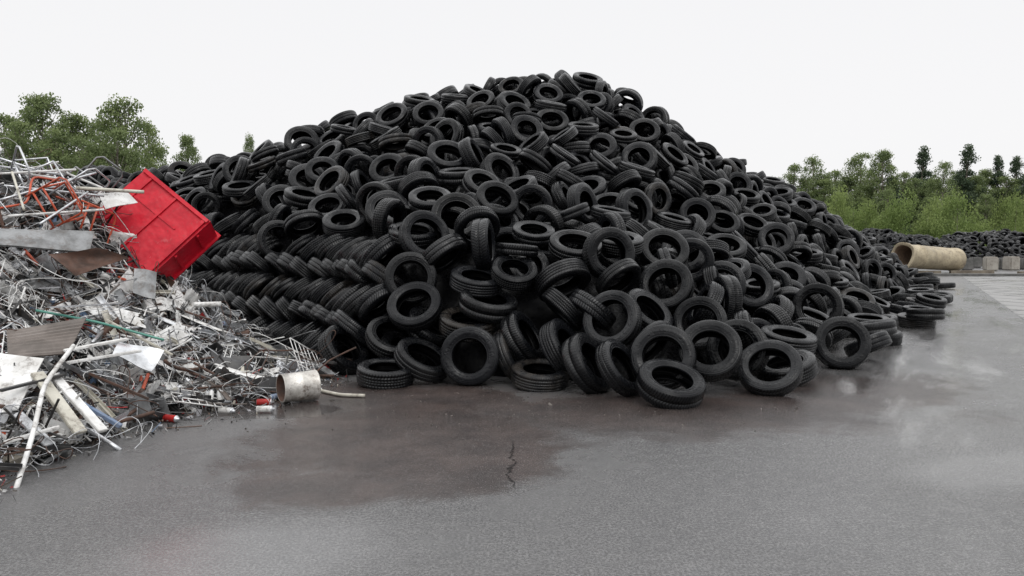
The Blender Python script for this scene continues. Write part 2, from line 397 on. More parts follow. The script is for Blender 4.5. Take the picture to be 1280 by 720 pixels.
for k in order:
    S=allT[k][2]
    if S is None: S=allT[k][0]+ringoffs(allT[k][1])
    q=S-np.array([0,0,CH]); dep=q[:,1]*ca-q[:,2]*sa; up=q[:,1]*sa+q[:,2]*ca
    X=SWp/2+fs*q[:,0]/dep; Y=SHp/2-fs*up/dep; r=fs*SR/dep
    for a in range(NR):
        x0=int(max(0,X[a]-r[a])); x1=int(min(SWp,X[a]+r[a]+1)); y0=int(max(0,Y[a]-r[a])); y1=int(min(SHp,Y[a]+r[a]+1))
        if x1>x0 and y1>y0: buf[y0:y1,x0:x1]=k
for yy in range(SHp):
    xe=0
    if yy>100: xe=np.interp(yy,[100,135,180,210,245],[65,120,105,125,200])
    buf[yy,:int(xe)]=-1
vc=np.bincount(buf[buf>=0],minlength=n)
top=set(np.argsort(-vc)[:300].tolist())
def rotm(ax,spin):
    q=Vector(ax).to_track_quat('Z','Y')@Quaternion((0,0,1),spin); return q.to_matrix()
for k in sorted(top):
    c,ax,_=allT[k]; o=bpy.data.objects.new("tire",tm[int(rng.integers(0,6))] if k>=nspec else tm[k%3]); COL.objects.link(o)
    s=rng.uniform(.88,1.05) if k>=nspec else rng.uniform(.98,1.05); o.matrix_world=Matrix.Translation(Vector(c))@rotm(ax,rng.uniform(0,6.28)).to_4x4()@Matrix.Scale(s,4)
    az=abs(ax[2]); g=c[2]<.42
    if az>.85: l="black car tire lying flat "
    elif az>.45: l="black car tire leaning at a slant "
    else: l="black car tire standing on its tread "
    l+="on the wet asphalt" if g else "in the big pile"
    o["label"]=l; o["category"]="tire"; o["group"]="used tires heaped in a pile"
rest=[k for k in range(n) if k not in top]
V,Fq,UV=tire_template(28,False)
R=np.zeros((len(rest),3,3)); T=np.zeros((len(rest),3))
for i,k in enumerate(rest):
    c,ax,_=allT[k]; s=rng.uniform(.88,1.05); w=rng.uniform(.74,1.02)
    Rm=np.array(rotm(ax,rng.uniform(0,6.28))); R[i]=Rm@np.diag([s,s,s*w]); T[i]=c
VV,FF=joined(V,Fq,R,T); UVV=np.tile(UV,(len(rest),1)); rv=np.repeat(rng.uniform(.001,1,len(rest)),len(V))
ii,jj=H.shape; base_i=len(VV); CZ=np.maximum(CORE-.02,-.3)
cvx=np.stack([HT.X.ravel(),HT.Y.ravel(),CZ.ravel()],1)  # added dark core sheet under the tires, stands in for shade in the gaps
idx=np.arange(ii*jj).reshape(ii,jj); cf=np.stack([idx[:-1,:-1],idx[1:,:-1],idx[1:,1:],idx[:-1,1:]],-1).reshape(-1,4)
keep=(CZ.ravel()[cf]>-.2).any(1); cf=cf[keep]
VV=np.vstack([VV,cvx]); FF=np.vstack([FF,cf+base_i]); UVV=np.vstack([UVV,np.full((len(cf)*4,2),.3)]); rv=np.append(rv,np.full(len(cvx),.5))
me=mesh_np("tire_heap",VV,FF,UVV,{'rnd':('FLOAT','POINT',rv)})
obj("tire_heap",me,M_T,kind="stuff",label="mass of black used tires filling the big pile",category="tires")
# ------------------------------------------------ ground
m=N("wet_asphalt"); p=wpos(m)
n1=m.noise(p,.35,5,.6,.4); n2=m.noise(p,1.6,6,.7); n3=m.noise(p,170,2,.7); n5=m.noise(p,11,5,.75); n6=m.noise(p,60,3,.75); n7=m.noise(p,.7,6,.65,.6)
mp=m.n('ShaderNodeMapping',vector_type='TEXTURE'); m.t.links.new(p,mp.inputs[0]); mp.inputs['Rotation'].default_value=(0,0,-.5); mp.inputs['Scale'].default_value=(1,4.5,1)
ns=m.noise(mp.outputs[0],1.1,6,.62,.3)
wn=m.noise(p,1.0,7,.68,.5)
def blob(cx,cy,rx,ry,rot=0,e0=1.15,e1=.75,warp=.9,wsrc=None):
    mp=m.n('ShaderNodeMapping',vector_type='TEXTURE'); m.t.links.new(p,mp.inputs[0])
    mp.inputs['Location'].default_value=(cx,cy,0); mp.inputs['Rotation'].default_value=(0,0,rot); mp.inputs['Scale'].default_value=(rx,ry,1)
    ln=m.n('ShaderNodeVectorMath',operation='LENGTH'); m.t.links.new(mp.outputs[0],ln.inputs[0])
    d=m.math('ADD',ln.outputs['Value'],m.math('MULTIPLY',m.math('SUBTRACT',wsrc or wn,.5),warp*1.8))
    return m.mr(d,e0,e1)
def mxx(a,b): return m.math('MAXIMUM',a,b)
stain=mxx(blob(-.85,6.5,1.45,1.4,0,1.15,.75,1.0),mxx(m.math('MULTIPLY',blob(-.9,5.3,.9,.5,.2,1.15,.7,1.1),.9),m.math('MULTIPLY',blob(3.4,8.2,1.9,.9,.6,1.25,.7,1.2),.8)))
stain=mxx(stain,m.math('MULTIPLY',blob(1.0,7.5,3.0,.95,.0,1.25,.65,1.0),.85))
stain=mxx(stain,m.math('MULTIPLY',blob(-1.6,8.1,1.9,.9,.0,1.3,.6,1.0),.9))
# soft puddle zones (p1: clear water film, kept partial so its edge stays soft)
pud=mxx(m.math('MULTIPLY',blob(-1.3,4.05,.85,.5,.15,1.35,.55,.8),.62),mxx(blob(-2.15,7.5,.6,.35,.3,1.1,.8,1.2),m.math('MULTIPLY',blob(3.4,5.6,.8,.4,.5,1.3,.5),.4)))
reg=m.math('MULTIPLY',blob(8.5,15,3.8,12,-.5,1.3,.8,.6),m.mr(s:=m.n('ShaderNodeSeparateXYZ').outputs[1],-1,-.5,1,1)) if False else blob(9.0,16,3.6,11,-.5,1.3,.8,.6)
pud=mxx(pud,m.math('MULTIPLY',m.math('MULTIPLY',reg,m.mr(ns,.46,.62)),.75))
sheen=mxx(blob(5.6,9.0,3.8,9,-.5,1.5,.7,.8),m.math('MULTIPLY',blob(-1.5,4.2,1.9,1.1,.3,1.6,.6,.9),.8))
sheen=mxx(sheen,m.math('MULTIPLY',m.mr(n7,.42,.62),.6))
sheen=m.math('MULTIPLY',sheen,m.mr(m.math('MULTIPLY_ADD',ns,.5,m.math('MULTIPLY',n7,.5)),.35,.58,.5,1))
sheen=m.math('MULTIPLY',sheen,m.math('SUBTRACT',1.0,m.math('MULTIPLY',stain,.4)))
col=m.mix(m.mr(n1,.3,.7),(.090,.089,.091),(.145,.143,.144))
col=m.mix(m.mr(n5,.35,.75,0,.7),col,(.185,.182,.18))
col=m.mix(m.mr(n6,.42,.60,.75,0),col,(.035,.034,.034))
st2=m.math('MULTIPLY',stain,m.mr(n5,.25,.6,.75,1))
col=m.mix(m.math('MULTIPLY',st2,.92),col,m.mix(m.mr(n2,.3,.7),(.018,.010,.008),(.055,.036,.030)))
vor=m.n('ShaderNodeTexVoronoi'); vor.inputs['Scale'].default_value=85; m.t.links.new(p,vor.inputs['Vector'])
speck=m.mr(vor.outputs['Distance'],.08,.34,1,0)
sepc=m.n('ShaderNodeSeparateXYZ'); m.t.links.new(vor.outputs['Color'],sepc.inputs[0])
speck=m.math('MULTIPLY',speck,m.math('GREATER_THAN',sepc.outputs[0],.68))
col=m.mix(m.math('MULTIPLY',speck,.5),col,(.33,.32,.31))
s3=m.n('ShaderNodeSeparateXYZ'); m.t.links.new(p,s3.inputs[0])
cw=m.math('ABSOLUTE',m.math('SUBTRACT',m.math('SUBTRACT',s3.outputs[0],.0),m.math('MULTIPLY',m.math('SUBTRACT',m.noise(p,3,5,.7),.5),.28)))
crk=m.math('MULTIPLY',m.mr(cw,.012,.004),m.math('MULTIPLY',m.mr(s3.outputs[1],5.1,5.3),m.mr(s3.outputs[1],6.6,6.2)))
col=m.mix(m.math('MULTIPLY',crk,.8),col,(.006,.006,.006))
m.set('Base Color',m.mix(m.math('MULTIPLY',pud,.3),col,(.09,.087,.086)))
ro=m.math('ADD',.38,m.math('MULTIPLY',m.math('SUBTRACT',n2,.5),.3))
ro=m.math('SUBTRACT',ro,m.math('MULTIPLY',sheen,.20))
ro=m.math('SUBTRACT',ro,m.math('MULTIPLY',stain,.16))
ro=m.math('MULTIPLY',m.math('MAXIMUM',ro,.08),m.math('SUBTRACT',1.0,m.math('MULTIPLY',pud,.6)))
m.set('Roughness',ro); m.set('IOR',1.55); m.set('Specular IOR Level',m.math('ADD',m.math('SUBTRACT',.5,m.math('MULTIPLY',crk,.4)),m.math('MULTIPLY',pud,.25)))
m.set('Coat Weight',m.math('MULTIPLY',pud,.6)); m.b.inputs['Coat Roughness'].default_value=.12; m.b.inputs['Coat IOR'].default_value=1.33
hh=m.math('MULTIPLY',m.math('ADD',m.math('MULTIPLY',n3,1.0),m.math('ADD',m.math('MULTIPLY',n6,1.1),m.math('MULTIPLY',n5,.6))),m.math('MULTIPLY',m.math('SUBTRACT',1.0,m.math('MULTIPLY',pud,.9)),m.math('SUBTRACT',1.0,m.math('MULTIPLY',sheen,.5))))
m.bump(m.math('SUBTRACT',hh,m.math('MULTIPLY',crk,2.0)),.6,.006)
M_G=m.m
a=Acc(); a.add([(-400,-60,0),(400,-60,0),(400,600,0),(-400,600,0)],[(0,1,2,3)])
obj("ground",a.mesh("ground"),M_G,kind="structure")
m=N("pavement_concrete"); p=wpos(m); mp=m.n('ShaderNodeMapping'); m.t.links.new(p,mp.inputs[0]); mp.inputs['Rotation'].default_value=(0,0,-math.radians(26+90))
br=m.n('ShaderNodeTexBrick'); m.t.links.new(mp.outputs[0],br.inputs['Vector']); br.inputs['Scale'].default_value=.25
br.inputs['Color1'].default_value=(.20,.195,.19,1); br.inputs['Color2'].default_value=(.26,.255,.25,1); br.inputs['Mortar'].default_value=(.03,.03,.03,1); br.inputs['Mortar Size'].default_value=.02
m.set('Base Color',m.mix(m.math('MULTIPLY',m.noise(p,2,5,.7),.5),br.outputs[0],(.13,.125,.12))); m.set('Roughness',m.mr(m.noise(p,.8,4),.35,.65,.22,.4)); m.bump(m.noise(p,60,3),.2,.005)
a=Acc(); a.add([(9.0,13.5,.004),(30,13.5,.004),(34,32.6,.004),(18.3,32.6,.004)],[(0,1,2,3)])
obj("pavement",a.mesh("pavement"),m.m,kind="structure")
def simple(name,c1,c2,rough=.7,metal=0,scale=3,bump=.2,spec=.5,space='Object',dirt=0.0,dc=(.07,.045,.03)):
    m=N(name); p=coord(m,space) if space!='W' else wpos(m)
    nz=m.noise(p,scale,6,.65); c=m.mix(m.mr(nz,.35,.68),c1,c2)
    if dirt: c=m.mix(m.math('MULTIPLY',m.mr(m.noise(wpos(m),9,5,.75),.5,.68),dirt),c,dc)
    m.set('Base Color',c); m.set('Metallic',metal)
    m.set('Roughness',m.mr(m.noise(p,scale*2.3,4),.3,.7,rough*.7,min(1,rough*1.2))); m.bump(m.noise(p,scale*9,4),bump,.006); return m.m
M_conc=simple("concrete",(.26,.24,.21),(.36,.34,.30),.8,dirt=.4,scale=2)
M_gray=simple("dark_concrete",(.07,.07,.065),(.14,.135,.13),.7)
M_grass=simple("grass_ground",(.05,.075,.02),(.10,.12,.04),.9,space='W',scale=.8)
a=Acc(); a.add([(-400,54,.008),(400,54,.008),(400,600,.008),(-400,600,.008)],[(0,1,2,3)])
obj("grass",a.mesh("grass"),M_grass,kind="structure")
a=Acc(); a.box((27,33.2,.05),(24,.3,.10)); obj("kerb",a.mesh("kerb"),M_gray,kind="structure")
def bevel_box(name,d,mat,b=.03):
    import bmesh
    a=Acc(); a.box((0,0,d[2]/2),d); me=a.mesh(name,mats=[mat]); 
    bm=bmesh.new(); bm.from_mesh(me); bmesh.ops.bevel(bm,geom=bm.edges[:],offset=b,segments=2,affect='EDGES'); 
    bm.to_mesh(me); bm.free(); return me
bb=bevel_box("concrete_block",(.56,.56,.66),M_conc,.05)
bb2=bevel_box("concrete_block",(.5,.45,.55),M_gray,.05)
for i,(px,d,mt) in enumerate([(1209,39,1),(1238,38.5,0),(1264,39,0),(1300,38.5,0),(1251,40,1),(1281,40,1),(1219,42,1)]):
    q=W(px,330,d); o=bpy.data.objects.new("concrete_block",bb if mt==0 else bb2); COL.objects.link(o); o.location=(q[0],d,0); o.rotation_euler=(0,0,rng.uniform(-.3,.3))
    o["label"]="pale cast concrete block standing by the yard edge" if mt==0 else "dark weathered concrete block by the yard edge"; o["category"]="concrete block"; o["group"]="concrete blocks along the yard edge"
M_wood=simple("weathered_wood",(.10,.08,.06),(.2,.17,.13),.8)
for i in range(5):
    a=Acc(); L=rng.uniform(2,3.5); a.box((0,0,.07),(L,.14,.14)); a.box((L*.1,.2,.05),(L*.9,.1,.1)); 
    o=obj("timber_beam",a.mesh("timber_beam"),M_wood,label="weathered timber beams lying at the yard edge",category="beam",group="timber beams on the ground"); o.location=(17.5+i*2.8,34.4+rng.uniform(-.4,1.2),0); o.rotation_euler=(0,0,rng.uniform(-.3,.3))
M_tan=simple("tan_paint",(.42,.355,.24),(.27,.225,.155),.65,scale=2.2,dirt=.7,dc=(.12,.09,.065)); M_rust=simple("rusty_steel",(.16,.11,.08),(.26,.19,.13),.8,scale=6)
a=Acc(); R_=.52; L=3.5
prof=[(R_+.09,0),(R_+.09,.10),(R_,.105),(R_,.9),(R_+.012,.905),(R_+.012,.95),(R_,.955),(R_,L-.3),(R_+.02,L-.28),(R_+.02,L),(R_-.04,L),(R_-.05,L-.5),(R_-.05,.1),(R_-.04,0),(R_+.09,0)]
a.lathe(prof,32,mis=[0,0,0,0,0,0,0,0,0,0,0,1,1,0])
me=a.mesh("steel_pipe",True,[M_tan,M_rust])
for v in me.vertices:
    v.co.x*=1+.03*math.sin(v.co.z*1.7); v.co.y*=1-.04*math.sin(v.co.z*2.3+1)
    if v.co.z<.11: v.co.z+=.05*math.sin(3*math.atan2(v.co.y,v.co.x)+.5)
po=bpy.data.objects.new("steel_pipe",me); COL.objects.link(po)
po.location=(16.8,34.6,.80); po.rotation_euler=(math.radians(93.5),0,math.radians(116)); po["label"]="large weathered beige steel pipe lying on the ground"; po["category"]="pipe"
# ------------------------------------------------ trees
def leafmat(name,c1,c2,c3):
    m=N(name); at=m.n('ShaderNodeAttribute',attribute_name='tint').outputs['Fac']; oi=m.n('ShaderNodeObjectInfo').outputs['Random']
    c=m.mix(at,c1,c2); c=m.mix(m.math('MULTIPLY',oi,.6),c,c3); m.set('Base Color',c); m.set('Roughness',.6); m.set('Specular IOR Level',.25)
    tr=m.n('ShaderNodeBsdfTranslucent'); m.put(tr.inputs[0],c); ms=m.n('ShaderNodeMixShader'); ms.inputs[0].default_value=.4
    m.t.links.new(m.b.outputs[0],ms.inputs[1]); m.t.links.new(tr.outputs[0],ms.inputs[2]); m.t.links.new(ms.outputs[0],m.t.nodes['Material Output'].inputs[0]); return m.m
L_b=leafmat("birch_leaves",(.08,.115,.045),(.23,.28,.115),(.16,.205,.09))
L_p=leafmat("pine_needles",(.035,.058,.035),(.11,.145,.085),(.08,.11,.065))
L_s=leafmat("shrub_leaves",(.11,.155,.045),(.28,.34,.12),(.15,.22,.065))
M_bark=simple("bark",(.10,.08,.06),(.25,.23,.20),.9)
LV=np.array([[-.5,0,0],[0,-.32,.05],[.5,0,0],[0,.32,-.05]]); LF=np.array([[0,1,2,3]])
def randrot(k):
    q=rng.normal(size=(k,4)); q/=np.linalg.norm(q,axis=1)[:,None]; w,x,y,z=q.T
    return np.stack([1-2*(y*y+z*z),2*(x*y-z*w),2*(x*z+y*w),2*(x*y+z*w),1-2*(x*x+z*z),2*(y*z-x*w),2*(x*z-y*w),2*(y*z+x*w),1-2*(x*x+y*y)],1).reshape(-1,3,3)
def crown(kind,h,w,nleaf,ls):
    cl=[]
    if kind=='birch':
        for i in range(120):
            z=rng.uniform(.1,.99); prof=min(1,((1.04-z)/.6)**.65)*min(1,(z/.22)**.5)
            r=prof*w*.48*rng.random()**.45; a_=rng.uniform(0,6.28)
            cl.append((r*math.cos(a_),r*math.sin(a_),z*h*.98,rng.uniform(.06,.13)*w*(1.1-.45*z)))
    elif kind=='pine':
        for i in range(105):
            z=rng.uniform(.1,.99); r=min(1,((1-z)/.75)**.8)*w*.48*rng.uniform(.2,1.05)+.03; a_=rng.uniform(0,6.28)
            cl.append((r*math.cos(a_),r*math.sin(a_),z*h*.985,rng.uniform(.07,.14)*w*(1.2-.65*z)))
    else:
        for i in range(34):
            z=rng.uniform(.05,.9); r=math.sqrt(max(0,1-(z)**2))*w*.45*math.sqrt(rng.random()); a_=rng.uniform(0,6.28)
            cl.append((r*math.cos(a_),r*math.sin(a_),z*h,rng.uniform(.1,.2)*w))
    cl=np.array(cl); wt=cl[:,3]**2; ci=rng.choice(len(cl),nleaf,p=wt/wt.sum()); 
    off=rng.normal(size=(nleaf,3)); off/=np.linalg.norm(off,axis=1)[:,None]; off*= (rng.random(nleaf)**.6)[:,None]*1.5; off[:,2]*=.75
    P=cl[ci,:3]+off*cl[ci,3:4]; P[:,2]=np.maximum(P[:,2],.1)
    Rt=randrot(nleaf)*(ls*rng.uniform(.6,1.3,nleaf))[:,None,None]
    V,Fq=joined(LV,LF,Rt,P)
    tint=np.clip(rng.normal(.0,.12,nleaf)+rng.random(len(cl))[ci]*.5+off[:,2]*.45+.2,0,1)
    return mesh_np("crown",V,Fq,None,{'tint':('FLOAT','POINT',np.repeat(tint,4))},smooth=False),cl
def trunk(h,w,cl):
    a=Acc(); n=8; zs=np.linspace(0,h*.93,n); P=[(math.sin(z*.5)*.02*h*.4,math.cos(z*.7)*.02*h*.4-.02*h*.4,z) for z in zs]; a.tube(P,.1,8,radii=np.linspace(.018*h,.003*h,n))
    for c in cl[::3]:
        z0=max(.15*h,c[2]-.22*h*rng.uniform(.5,1)); r0=.005*h
        s=np.array([0,0,z0]); e=np.array(c[:3]); mid=(s+e)/2+np.array([0,0,-.03*h])
        a.tube([s,mid,e],.03,5,radii=[r0,r0*.6,r0*.2])
    return a.mesh("trunk",True)
TV={}
for kind,mat,nv,nl,ls in (('birch',L_b,5,16000,.17),('pine',L_p,4,15000,.17),('shrub',L_s,4,4600,.15)):
    TV[kind]=[]
    for i in range(nv):
        h,w={'birch':(10,6.2),'pine':(10,4.8),'shrub':(3.2,4.4)}[kind]
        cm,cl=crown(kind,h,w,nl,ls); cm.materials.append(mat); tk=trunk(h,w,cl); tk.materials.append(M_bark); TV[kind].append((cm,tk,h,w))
def tree(kind,px,top,d,wpx,grp):
    vi=int(rng.integers(0,len(TV[kind]))); cm,tk,h0,w0=TV[kind][vi]
    x=(px-640)/F*d; hh=CH+(295-top)*d/F; ww=wpx*d/F
    nm={'birch':'birch_tree','pine':'pine_tree','shrub':'shrub'}[kind]
    e=bpy.data.objects.new(nm,None); COL.objects.link(e); e.location=(x,d,0); e.rotation_euler=(0,0,rng.uniform(0,6.28)); e.scale=(ww/w0*1.0,ww/w0*1.0,hh/h0)
    for n_,me in (("trunk",tk),("crown",cm)):
        o=bpy.data.objects.new(n_,me); COL.objects.link(o); o.parent=e
    e["label"]={'birch':"airy green birch tree behind the scrap yard",'pine':"dark green pine tree at the wood's edge",'shrub':"light green leafy shrub in front of trees"}[kind]
    e["category"]={'birch':'tree','pine':'tree','shrub':'shrub'}[kind]; e["group"]=grp
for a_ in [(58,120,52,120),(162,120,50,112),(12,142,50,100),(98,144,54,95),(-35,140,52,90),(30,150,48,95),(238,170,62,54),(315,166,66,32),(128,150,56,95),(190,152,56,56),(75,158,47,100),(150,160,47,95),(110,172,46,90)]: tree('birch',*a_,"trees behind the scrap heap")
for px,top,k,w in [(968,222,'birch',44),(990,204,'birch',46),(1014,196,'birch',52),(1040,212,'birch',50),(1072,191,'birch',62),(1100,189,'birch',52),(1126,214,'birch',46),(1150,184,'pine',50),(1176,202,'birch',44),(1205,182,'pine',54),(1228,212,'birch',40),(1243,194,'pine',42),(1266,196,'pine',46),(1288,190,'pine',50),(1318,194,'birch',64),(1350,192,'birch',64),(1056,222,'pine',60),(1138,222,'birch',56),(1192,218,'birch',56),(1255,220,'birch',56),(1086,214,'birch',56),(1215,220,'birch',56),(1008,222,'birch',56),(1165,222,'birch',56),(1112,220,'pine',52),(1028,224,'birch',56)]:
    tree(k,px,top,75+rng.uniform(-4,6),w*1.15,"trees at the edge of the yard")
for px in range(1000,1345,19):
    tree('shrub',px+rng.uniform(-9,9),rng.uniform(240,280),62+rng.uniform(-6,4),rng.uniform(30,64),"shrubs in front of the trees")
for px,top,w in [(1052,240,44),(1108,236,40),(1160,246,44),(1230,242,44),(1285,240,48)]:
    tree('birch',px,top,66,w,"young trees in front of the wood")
k=36000; X=rng.uniform(-75,75,k); Yd=rng.uniform(82,92,k); hm=5.9+.9*np.sin(X*.35)+.8*np.sin(X*.9+1)+.6*np.sin(X*2.7); Z=rng.random(k)**.8*hm
Vw,Fw=joined(LV,LF,randrot(k)*(.55*rng.uniform(.6,1.3,k))[:,None,None],np.stack([X,Yd,Z],1))
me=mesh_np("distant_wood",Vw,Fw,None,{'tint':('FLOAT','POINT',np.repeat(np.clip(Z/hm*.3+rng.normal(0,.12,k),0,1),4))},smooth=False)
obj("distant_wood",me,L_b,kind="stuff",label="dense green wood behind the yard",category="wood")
# ------------------------------------------------ scrap heap
sp_=[]
for px,py in [(15,625),(70,575),(130,552),(220,532),(300,520),(370,498),(425,480)]:
    q=G(px,py); sp_.append((q[0],q[1],.02)); sp_.append((q[0]+.35,q[1]-.7,-.35))
for x,y in [(-2.0,9.6),(-3.2,10.6),(-5,12.2),(-8,14),(-11,14.5),(-5,4.2),(-7,3.2),(-10,3)]: sp_.append((x,y,0))
for x,y in [(-1.3,9.3),(-1.3,8.3),(-2.4,11.6),(-4.5,13.6),(-3,4),(-4,2)]: sp_.append((x,y,-.6))
for t in [(0,226,9.5),(60,234,9.5),(125,262,9.8),(100,312,8.8),(30,345,8.2),(160,358,9.2),(205,410,8.9),(250,443,8.8),(100,444,7.6),(20,460,6.8),(60,515,6.5),(300,468,8.9),(345,488,8.6),(250,485,8.0),(180,495,7.5),(0,402,7.4),(110,505,7.0),(200,523,7.25)]:
    sp_.append(tuple(W(*t)))
for x,y,z in [(-6.5,10.8,2.1),(-9,9.5,2.6),(-8,7,2.2),(-6,6,1.4),(-9,12,1.5),(-5.2,11.2,1.2)]: sp_.append((x,y,z))
HS=HF(sp_,-12,0,2,15,.1,.03)
D_=.65
MAT={
 'white':(simple("white_paint_metal",(.72,.72,.71),(.48,.47,.45),.45,scale=4,dirt=D_),"white painted"),
 'alu':(simple("aluminium",(.58,.59,.61),(.38,.39,.40),.36,.8,scale=5,dirt=.4),"bare aluminium"),
 'steel':(simple("grey_steel",(.24,.245,.25),(.12,.12,.12),.45,.6,scale=5,dirt=.5),"dull grey steel"),
 'rust':(simple("rust",(.09,.045,.03),(.05,.032,.025),.85,scale=7),"rusty brown"),
 'red':(simple("red_paint",(.52,.025,.02),(.33,.02,.02),.45,scale=4,dirt=.5),"red painted"),
 'orange':(simple("orange_red_paint",(.50,.08,.03),(.30,.05,.02),.45,scale=4),"orange red"),
 'green':(simple("teal_paint",(.05,.20,.16),(.10,.28,.22),.45,scale=4),"teal green"),
 'blue':(simple("blue_paint",(.10,.16,.26),(.18,.22,.30),.45,scale=4,dirt=.5),"pale blue"),
 'black':(simple("black_metal",(.02,.02,.022),(.05,.048,.045),.5,scale=5),"black"),
 'brown':(simple("brown_panel",(.15,.125,.11),(.09,.075,.065),.5,scale=4),"brown weathered"),
 'cream':(simple("cream_paint",(.52,.50,.43),(.36,.34,.29),.5,scale=4,dirt=D_),"cream coloured")}
def wpick(d):
    ks=list(d); p=np.array([d[k] for k in ks],float); return ks[int(rng.choice(len(ks),p=p/p.sum()))]
def mk_tube(L,r,bend):
    a=Acc(); n=12; t=np.linspace(-.5,.5,n); b1,b2=rng.normal(0,bend,2); ph=rng.uniform(-.3,.3); kx=rng.normal(0,bend)
    P=np.stack([t*L,b1*np.abs(t-ph)*L,b2*(t*t)*L+kx*np.maximum(0,t-ph)*L],1); a.tube(P,r,7); return a.mesh("metal_tube",True)
def mk_profile(L,w,h,bend):
    a=Acc(); n=8; b=rng.normal(0,bend,2); tw=rng.normal(0,.5)
    sec=np.array([(-w/2,h),(-w/2,0),(w/2,0),(w/2,h),(w/2-.004,h),(w/2-.004,.004),(-w/2+.004,.004),(-w/2+.004,h)])
    V=[];m_=len(sec)
    for t in np.linspace(-.5,.5,n):
        c,s=math.cos(tw*t),math.sin(tw*t)
        for y,z in sec: V.append((t*L,c*y-s*z+b[0]*t*t*L,s*y+c*z+b[1]*t*t*L))
    a.add(V,[(i*m_+j,i*m_+(j+1)%m_,(i+1)*m_+(j+1)%m_,(i+1)*m_+j) for i in range(n-1) for j in range(m_)]+[tuple(range(m_))]); return a.mesh("metal_profile")
def mk_sheet(L,w,cr_,corr=0):
    a=Acc(); f=rng.normal(0,1,6); c0=rng.uniform(-.3,.3,2); lip=rng.random()<.5; cut=rng.uniform(-.3,.3); jag=rng.uniform(0,.09); e1=rng.uniform(0,6,3)
    def fn(u,v):
        x=(u-.5)*L*(1+cut*(v-.5)); y=(v-.5)*w
        if u>.99 or u<.01: x+=jag*L*math.sin(9*v+e1[0])*math.cos(23*v+e1[1])
        if v>.99: y+=jag*w*math.sin(11*u+e1[2])
        z=cr_*(f[0]*abs(u-.5-c0[0])+f[1]*abs(v-.5-c0[1])*.6+f[2]*abs((u-.5)+(v-.5)*.8)*.6+.12*math.sin(7*u+f[3])*math.sin(6*v+f[4]))*L*.6
        if corr: z+=.012*math.sin(v*w/.05*3)
        if lip and u>.93: z-=.04
        return (x,y,z)
    nu,nv=(12,24) if corr else (12,9)
    a.grid(fn,nu,nv); me=a.mesh("metal_sheet"); return me
def mk_can(r,h,mats,spray):
    a=Acc(); d=rng.uniform(.0,.35)
    if spray: pr=[(0,0),(r*.9,.002),(r,.006),(r,h*.8),(r*1.03,h*.81),(r*.75,h*.88),(r*.45,h*.9),(r*.42,h),(0,h)]; mis=[1,1,0,1,1,1,1,1]
    else: pr=[(0,.004),(r*.85,.004),(r*.9,0),(r,.01),(r,h*.92),(r*.86,h),(r*.82,h-.005),(0,h-.006)]; mis=[1,1,1,0,1,1,1]
    a.lathe(pr,14,mis=mis); me=a.mesh("tin_can",True,mats)
    for v in me.vertices:
        if v.co.x>0 and r*2<v.co.z<h*.8: v.co.x*=1-d
        v.co.z-=h/2
    return me
def mk_wire(s,r,n=70):
    a=Acc(); t=np.linspace(0,1,n); P=np.zeros((n,3))
    for k in range(1,6):
        A_=rng.normal(0,1,(2,3))/k**.6; P+=np.outer(np.sin(6.28*k*t),A_[0])+np.outer(np.cos(6.28*k*t),A_[1])
    P*=s*.22; P[:,2]*=.5; a.tube(P,r,5); return a.mesh("wire_tangle",True)
def mk_bin(w,d,h):
    a=Acc(); th=.006; a.box((0,0,0),(w,d,th)); a.box((-w/2,0,h/2),(th,d,h)); a.box((w/2,0,h/2),(th,d,h)); a.box((0,-d/2,h/2),(w-th*2,th,h)); a.box((0,d/2,h/2),(w-th*2,th,h*.8))
    a.box((w*.1,-d/2-.006,h*.6),(w*.4,.008,h*.2)); me=a.mesh("metal_casing")
    k=rng.normal(0,.12,4)
    for v in me.vertices: v.co.x+=k[0]*v.co.z+k[2]*v.co.y*v.co.z; v.co.y+=k[1]*v.co.z
    return me
def mk_grille(w,h):
    a=Acc(); r=.005
    for k in range(7): x=-w/2+w*k/6; a.tube([(x,-h/2,0),(x+rng.normal(0,.01),0,rng.normal(0,.015)),(x,h/2,0)],r,5)
    for k in range(4): y=-h/2+h*k/3; a.tube([(-w/2,y,.006),(w/2,y,.006)],r*1.4,5)
    return a.mesh("wire_frame",True)
def slope_place(o,x,y,lift=0,tilt=.35,spin=None):
    z=float(HS.at(HS.H,x,y)); z=max(z,0); g=Vector((-float(HS.at(HS.gx,x,y)),-float(HS.at(HS.gy,x,y)),1))
    if z<=.02: g=Vector((0,0,1)); tilt*=.25
    g.normalize(); g=(g+Vector(rng.normal(0,tilt,3))).normalized()
    if g.z<.05: g.z=.05
    q=g.to_track_quat('Z','Y')@Quaternion((0,0,1),rng.uniform(0,6.28) if spin is None else spin)
    o.matrix_world=Matrix.Translation((x,y,z+lift))@q.to_matrix().to_4x4()
def rpos(low=0):
    while True:
        y=rng.uniform(5.0,11.0); x=rng.uniform(-.66*y-.25,-1.7)
        z=float(HS.at(HS.H,x,y))
        if z<.03: continue
        if HS.at(HS.gy,x,y)<-.2 and HS.at(HS.gx,x,y)>-.1: continue
        if low and z>1.2 and rng.random()<.7: continue
        if low==2 and (z>1.5 or x>-2.5): continue
        return x,y
def scatter(kind,meshes,nn,labels,cat,tilt,lift,low=0):
    for i in range(nn):
        k=int(rng.integers(0,len(meshes))); o=bpy.data.objects.new(kind,meshes[k]); COL.objects.link(o)
        x,y=rpos(low); slope_place(o,x,y,rng.uniform(*lift),tilt)
        o["label"]=labels[k]; o["category"]=cat; o["group"]=cat+" pieces on the scrap heap"
tubes=[];tl=[]
